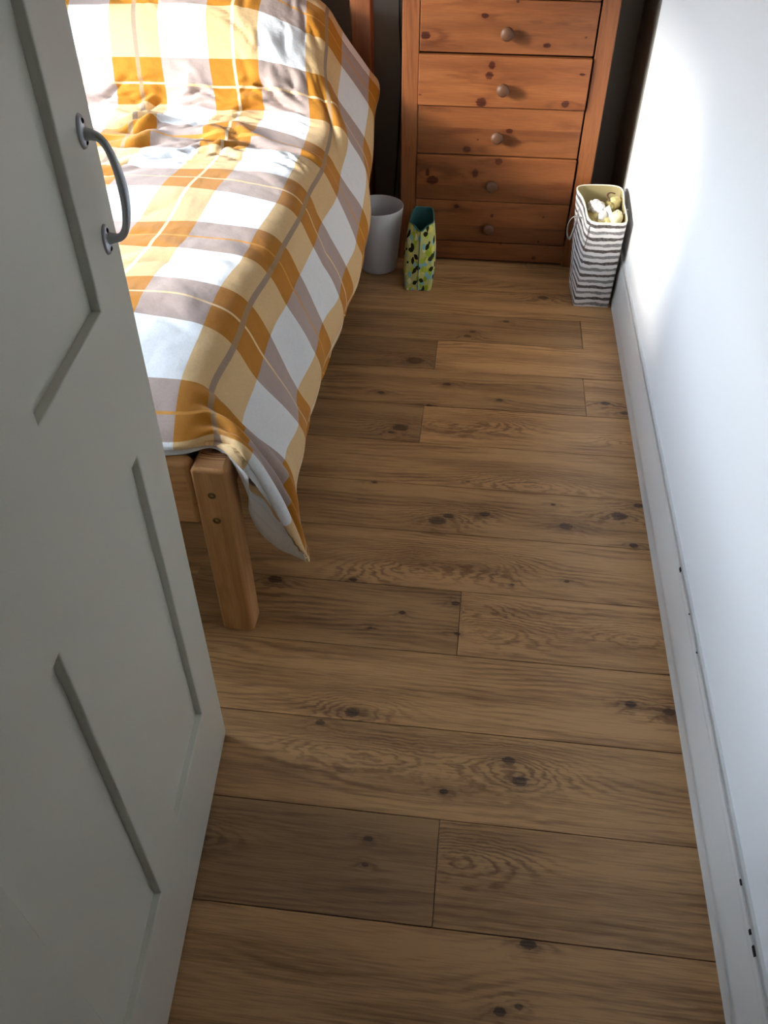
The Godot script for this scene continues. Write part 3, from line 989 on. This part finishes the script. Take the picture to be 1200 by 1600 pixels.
	for r in up.size():
		var line := []
		for c in up[0].size():
			var f := float(c) / 10.0
			# white along the foot; round the corner a yellow square, then white again
			var near_seam := smoothstep(3.5, 4.6, f) * smoothstep(9.3, 7.6, f)
			line.append(Vector2(1.35 - near_seam * 0.42 + clampf(float(r) / 10.0 - 0.2, 0.0, 1.0) * 0.32, 1.3 + float(r) * 0.006))
		uu.append(line)
	place("reverse_side", sheet(up, uu), M.checked_cotton, du)


# ---------------------------------------------------------------- chest of drawers
func build_chest() -> void:
	var at := Vector3(0.05, 0, -3.2)
	var c := thing("chest_of_drawers", "orange pine chest of drawers with dark knots against the charcoal wall", "chest of drawers", at)
	var x0 := -0.293
	var x1 := 0.392
	var zf := -3.013
	var zb := -3.385
	var ht := 1.052
	for s in [0, 1]:
		var lo := x0 if s == 0 else x1 - 0.057
		box("front_post", Vector3(lo, 0, zf - 0.03), Vector3(lo + 0.057, ht, zf), 0.003, M.pine_plain, c, at, "box", true, Vector3(0.05 + 0.2 * s, 0.37, 0))
		var sx := x0 + 0.003 if s == 0 else x1 - 0.021
		box("side_panel", Vector3(sx, 0.02, zb), Vector3(sx + 0.018, ht, zf - 0.03), 0.001, M.pine_plain, c, at, "box", true)
	box("top_board", Vector3(x0 - 0.015, ht, zb), Vector3(x1 + 0.015, ht + 0.022, zf + 0.02), 0.004, M.pine_plain, c, at)
	box("back_panel", Vector3(x0 + 0.02, 0.03, zb), Vector3(x1 - 0.02, ht, zb + 0.006), 0.0, M.pine_plain, c, at)
	box("bottom_rail", Vector3(x0 + 0.057, 0.012, zf - 0.028), Vector3(x1 - 0.057, 0.082, zf - 0.002), 0.002, M.pine_front, c, at, "xy")
	box("inner_frame", Vector3(x0 + 0.05, 0.085, zf - 0.05), Vector3(x1 - 0.05, ht - 0.002, zf - 0.045), 0.0, M.dark_hole, c, at)
	var ys := [0.0845, 0.2435, 0.4065, 0.570, 0.7305, 0.890, 1.050]
	var out := [0.001, 0.005, -0.001, 0.009, 0.0, 0.001]
	var kx := [0.046, 0.045, 0.048, 0.053, 0.051, 0.05]
	for k in 6:
		var lo := Vector3(x0 + 0.0575 + (0.001 if k != 3 else 0.0), ys[k] + 0.001, zf - 0.022 + out[k])
		var hi := Vector3(x1 - 0.0625, ys[k + 1] - 0.0015, zf + out[k])
		if k == 4:
			lo.y += 0.003
		var d := box("drawer", lo, hi, 0.0025, M.pine_front, c, at, "xy")
		var ky: float = [0.153, 0.316, 0.484, 0.641, 0.806, 0.97][k] - 0.008
		var kn := place("knob", lathe([Vector2(0.0, 0.036), Vector2(0.010, 0.0354), Vector2(0.0175, 0.032), Vector2(0.0212, 0.026), Vector2(0.0205, 0.019), Vector2(0.0150, 0.012), Vector2(0.0115, 0.005), Vector2(0.0118, -0.001)], 32), M.knob_wood, d, Vector3(kx[k] - 0.004, ky, zf + out[k]) - (lo + hi) / 2.0)
		kn.basis = Basis(Vector3(1, 0, 0), Vector3(0, 0, 1), Vector3(0, -1, 0))


func build_bin() -> void:
	var b := place("waste_bin", lathe([Vector2(0.0, 0.0), Vector2(0.062, 0.0), Vector2(0.0665, 0.002), Vector2(0.068, 0.006), Vector2(0.0922, 0.240), Vector2(0.0925, 0.2425), Vector2(0.0915, 0.2435), Vector2(0.0903, 0.2425), Vector2(0.0895, 0.238), Vector2(0.0655, 0.008), Vector2(0.062, 0.004), Vector2(0.0, 0.004)], 72), M.bin_plastic, self, Vector3(-0.366, 0, -2.937))
	tag(b, "plain pale grey plastic waste bin on the floor beside the bed", "waste bin")


# ---------------------------------------------------------------- small printed pouch
func build_pouch() -> void:
	var at := Vector3(-0.20, 0, -2.86)
	var o := thing("fabric_pouch", "small open lime green pouch with dark leaf print beside the bin", "pouch", at)
	# cross-sections from the floor up: a flat-ended bag seen on its end, that end creased inwards at the rim
	var ring := func(f: float, inset: float) -> Array:
		var belly := sin(PI * clampf(f * 0.9 + 0.08, 0, 1))
		var hw := 0.044 + 0.012 * belly - 0.004 * f - inset
		var zf := -2.773 - 0.012 * f + 0.010 * belly - inset * 1.0
		var zb := -2.918 + inset
		var notch := 0.022 * smoothstep(0.60, 1.0, f)
		var cx := -0.202 + 0.004 * f
		return [Vector3(cx - hw, 0, zf - 0.004 - 0.03 * f), Vector3(cx - hw * 0.5, 0, zf - notch * 0.3 - 0.012 * f), Vector3(cx, 0, zf - notch * 0.2), Vector3(cx + hw * 0.5, 0, zf - notch * 0.3 - 0.012 * f), Vector3(cx + hw, 0, zf - 0.004 - 0.03 * f), Vector3(cx + hw * 1.05, 0, (zf + zb) / 2.0), Vector3(cx + hw * 0.8, 0, zb), Vector3(cx, 0, zb - 0.005), Vector3(cx - hw * 0.8, 0, zb), Vector3(cx - hw * 1.05, 0, (zf + zb) / 2.0)]
	var shell := func(inset: float, y0: float) -> Array:
		var pts := []
		var uvs := []
		for k in 13:
			var f := k / 12.0
			var r: Array = ring.call(f, inset)
			var row := []
			var uv := []
			for j in 41:
				var q := j / 4.0
				var i := int(q) % 10
				var p: Vector3 = cat(r[(i + 9) % 10], r[i], r[(i + 1) % 10], r[(i + 2) % 10], q - floorf(q))
				# the rim dips at the creased end and stands up at the sides
				var rim := 0.238 - 0.020 * exp(-pow((p.x + 0.20) / 0.022, 2.0)) * clampf((p.z + 2.85) * 20.0, 0, 1) + 0.012 * clampf((-2.83 - p.z) * 10.0, 0, 1)
				p.y = y0 + (rim - y0) * f
				row.append(p - at)
				uv.append(Vector2(q * 0.042, -p.y))
			pts.append(row)
			uvs.append(uv)
		return [pts, uvs]
	var outer: Array = shell.call(0.0, 0.0)
	var inner: Array = shell.call(0.003, 0.012)
	var body := place("body", sheet(outer[0], outer[1]), M.printed_cotton, o)
	body.set_meta("label", "lime cotton with pale blue spots and dark leaves")
	var li := place("lining", sheet(inner[0], inner[1], true), M.teal_lining, o)
	li.set_meta("label", "plain dark teal lining")
	# floor of the bag, and the band that closes the rim
	var g := Geo.new()
	for lv in [[outer[0][0], Vector3.DOWN], [inner[0][0], Vector3.UP]]:
		var pl := []
		var uvl := []
		for j in 40:
			pl.append(lv[0][j])
			uvl.append(Vector2.ZERO)
		g.face(pl, lv[1], uvl)
	place("base", g.done(), M.teal_lining, o)
	var rim := []
	for j in range(0, 41, 2):
		rim.append((outer[0][12][j] + inner[0][12][j]) / 2.0)
	place("rim_binding", tube(rim, 0.0026, 8, 2), M.teal_lining, o)
	var seam := []
	for k in range(0, 13, 2):
		seam.append(outer[0][k][8] + Vector3(0, 0.002, 0.0008))
	place("seam", tube(seam, 0.0016, 8, 3), M.teal_seam, o)


# ---------------------------------------------------------------- striped storage bag and what is in it
func bag_ring(f: float, inset: float) -> Array:
	var swell := sin(PI * f)
	var lf := Vector3(lerpf(0.367, 0.374, f) + inset, 0, lerpf(-2.722, -2.716, f) - inset)
	var rf := Vector3(lerpf(0.489, 0.493, f) - inset, 0, lerpf(-2.724, -2.722, f) - inset)
	var rb := Vector3(lerpf(0.487, 0.490, f) - inset, 0, lerpf(-2.90, -2.955, f) + inset)
	var lb := Vector3(lerpf(0.358, 0.338, f) + inset, 0, lerpf(-2.90, -2.945, f) + inset)
	var fm := (lf + rf) / 2.0 + Vector3(0.004, 0, 0.012 * f + 0.004 * swell)
	var bm := (lb + rb) / 2.0 + Vector3(0, 0, -0.022 * f)
	var lm := (lf + lb) / 2.0 + Vector3(-0.008 * swell, 0, 0)
	var rm := (rf + rb) / 2.0 + Vector3(0.004 * f - 0.003, 0, 0)
	return [lf, fm, rf, rm, rb, bm, lb, lm]


func build_striped_bag() -> void:
	var at := Vector3(0.425, 0, -2.82)
	var o := thing("storage_bag", "tall canvas bag with brown and white stripes standing against the white wall", "storage bag", at)
	var shell := func(inset: float, y0: float) -> Array:
		var pts := []
		var uvs := []
		for k in 17:
			var f := k / 16.0
			var r := bag_ring(f, inset)
			var row := []
			var uv := []
			var run := 0.0
			for j in 65:
				var q := j / 8.0
				var i := int(q) % 8
				var w := q - floorf(q)
				var straight: Vector3 = r[i].lerp(r[(i + 1) % 8], w)
				var curved: Vector3 = cat(r[(i + 7) % 8], r[i], r[(i + 1) % 8], r[(i + 2) % 8], w)
				var p := straight.lerp(curved, 0.25 + 0.75 * smoothstep(0.55, 1.0, f))
				var rim := 0.318 + 0.020 * clampf((-2.74 - p.z) * 8.0, 0, 1)
				p.y = y0 + (rim - y0) * f
				if j > 0:
					run += (p - at - row[j - 1]).length()
				row.append(p - at)
				uv.append(Vector2(run * 2.2, 1.0 - f))
			pts.append(row)
			uvs.append(uv)
		return [pts, uvs]
	var outer: Array = shell.call(0.0, 0.0)
	var inner: Array = shell.call(0.003, 0.01)
	place("body", sheet(outer[0], outer[1]), M.striped_canvas, o)
	place("lining", sheet(inner[0], inner[1], true), M.bag_lining, o).set_meta("label", "plain khaki cream lining")
	var g := Geo.new()
	for lv in [[outer[0][0], Vector3.DOWN], [inner[0][0], Vector3.UP]]:
		var pl := []
		var uvl := []
		for j in 64:
			pl.append(lv[0][j])
			uvl.append(Vector2.ZERO)
		g.face(pl, lv[1], uvl)
	place("base", g.done(), M.bag_lining, o)
	var rim := []
	for j in range(0, 65, 2):
		rim.append((outer[0][16][j] + inner[0][16][j]) / 2.0)
	place("rim_binding", tube(rim, 0.0024, 8, 2), M.bag_binding, o)
	var h1 := [Vector3(0.352, 0.292, -2.80), Vector3(0.338, 0.296, -2.80), Vector3(0.322, 0.288, -2.805), Vector3(0.312, 0.262, -2.81), Vector3(0.314, 0.225, -2.82), Vector3(0.327, 0.200, -2.83), Vector3(0.340, 0.230, -2.85), Vector3(0.346, 0.27, -2.86), Vector3(0.350, 0.30, -2.865)]
	var h2 := []
	for p in h1:
		h2.append(p - at)
	place("ribbon_handle", tube(h2, 0.0045, 8, 6, 0.35), M.ribbon, o)
	var h3 := [Vector3(0.487, 0.312, -2.79), Vector3(0.497, 0.326, -2.80), Vector3(0.505, 0.318, -2.815), Vector3(0.508, 0.290, -2.83), Vector3(0.503, 0.27, -2.85), Vector3(0.495, 0.29, -2.87), Vector3(0.488, 0.31, -2.88)]
	var h4 := []
	for p in h3:
		h4.append(p - at)
	place("ribbon_handle", tube(h4, 0.003, 8, 6, 0.4), M.ribbon, o)
	var string := []
	for p in [Vector3(0.372, 0.302, -2.714), Vector3(0.3715, 0.27, -2.712), Vector3(0.369, 0.24, -2.712), Vector3(0.366, 0.215, -2.713)]:
		string.append(p - at)
	place("hanging_string", tube(string, 0.0014, 8, 5), M.brown_strap, o)
	# contents, each a thing of its own
	wad("cloth_bundle", "large crumpled cream cloth filling the striped bag", Vector3(0.424, 0.262, -2.838), Vector3(0.054, 0.050, 0.108), 1, 0.010, "cream_cloth", 0.0)
	wad("cloth_bundle", "rolled white cloth lying uppermost in the striped bag", Vector3(0.402, 0.313, -2.838), Vector3(0.024, 0.020, 0.036), 2, 0.006, "white_cloth", 0.5)
	wad("cloth_bundle", "short white roll leaning at the front of the striped bag's cloths", Vector3(0.421, 0.305, -2.790), Vector3(0.013, 0.016, 0.026), 3, 0.003, "white_cloth", -0.3)
	wad("cloth_bundle", "pale lemon fold of cloth by the bag's rim nearest the white wall", Vector3(0.466, 0.303, -2.787), Vector3(0.020, 0.020, 0.036), 4, 0.005, "cream_cloth_pale", -0.15)
	wad("cloth_bundle", "khaki fold of cloth behind the white card in the bag", Vector3(0.446, 0.310, -2.842), Vector3(0.014, 0.020, 0.030), 5, 0.005, "khaki_cloth", 0.3)
	wad("cloth_bundle", "olive cream fold at the back corner of the bag by the wall", Vector3(0.466, 0.312, -2.885), Vector3(0.020, 0.018, 0.034), 6, 0.006, "cream_cloth", -0.4)
	var card := place("card", soft_box(Vector3(0.011, 0.0012, 0.032), 0.0006), M.white_card, self, Vector3(0.442, 0.312, -2.785))
	card.rotation = Vector3(0.55, 0.42, 0.9)
	tag(card, "small stiff white card standing among the cloths in the striped bag", "card")
	var strap := place("strap", tube([Vector3(0.413, 0.318, -2.885), Vector3(0.425, 0.326, -2.868), Vector3(0.440, 0.322, -2.858), Vector3(0.447, 0.326, -2.875), Vector3(0.440, 0.332, -2.895), Vector3(0.450, 0.335, -2.915), Vector3(0.468, 0.330, -2.922)], 0.0042, 10, 6, 0.5), M.brown_strap, self)
	tag(strap, "brown twisted strap curling over the cloths at the bag's back", "strap")


func wad(called: String, label: String, at: Vector3, r: Vector3, seed_: int, rough: float, m: String, turn: float) -> void:
	var n := FastNoiseLite.new()
	n.seed = seed_
	n.frequency = 1.0
	n.fractal_type = FastNoiseLite.FRACTAL_RIDGED
	n.fractal_octaves = 2
	var pts := []
	var uvs := []
	for k in 25:
		var a := PI * k / 24.0
		var row := []
		var uv := []
		for j in 41:
			var b := TAU * (j % 40) / 40.0
			var d := Vector3(sin(a) * cos(b), cos(a), sin(a) * sin(b))
			var p := Vector3(d.x * r.x, d.y * r.y, d.z * r.z)
			p += d * rough * n.get_noise_3dv(p * 34.0)
			row.append(p)
			uv.append(Vector2(j / 40.0, k / 24.0))
		pts.append(row)
		uvs.append(uv)
	var o := place(called, sheet(pts, uvs), M[m], self, at)
	o.rotation.y = turn
	tag(o, label, "cloth", "cloths stuffed in the striped bag")


func build_cable() -> void:
	var o := place("cable", tube([Vector3(-0.338, 0.95, -3.394), Vector3(-0.340, 0.74, -3.394), Vector3(-0.331, 0.59, -3.394), Vector3(-0.338, 0.36, -3.394), Vector3(-0.352, 0.13, -3.39), Vector3(-0.36, 0.02, -3.37), Vector3(-0.33, 0.004, -3.33)], 0.003, 8, 8), M.cable, self)
	tag(o, "thin black cable hanging down the charcoal wall beside the chest", "cable")
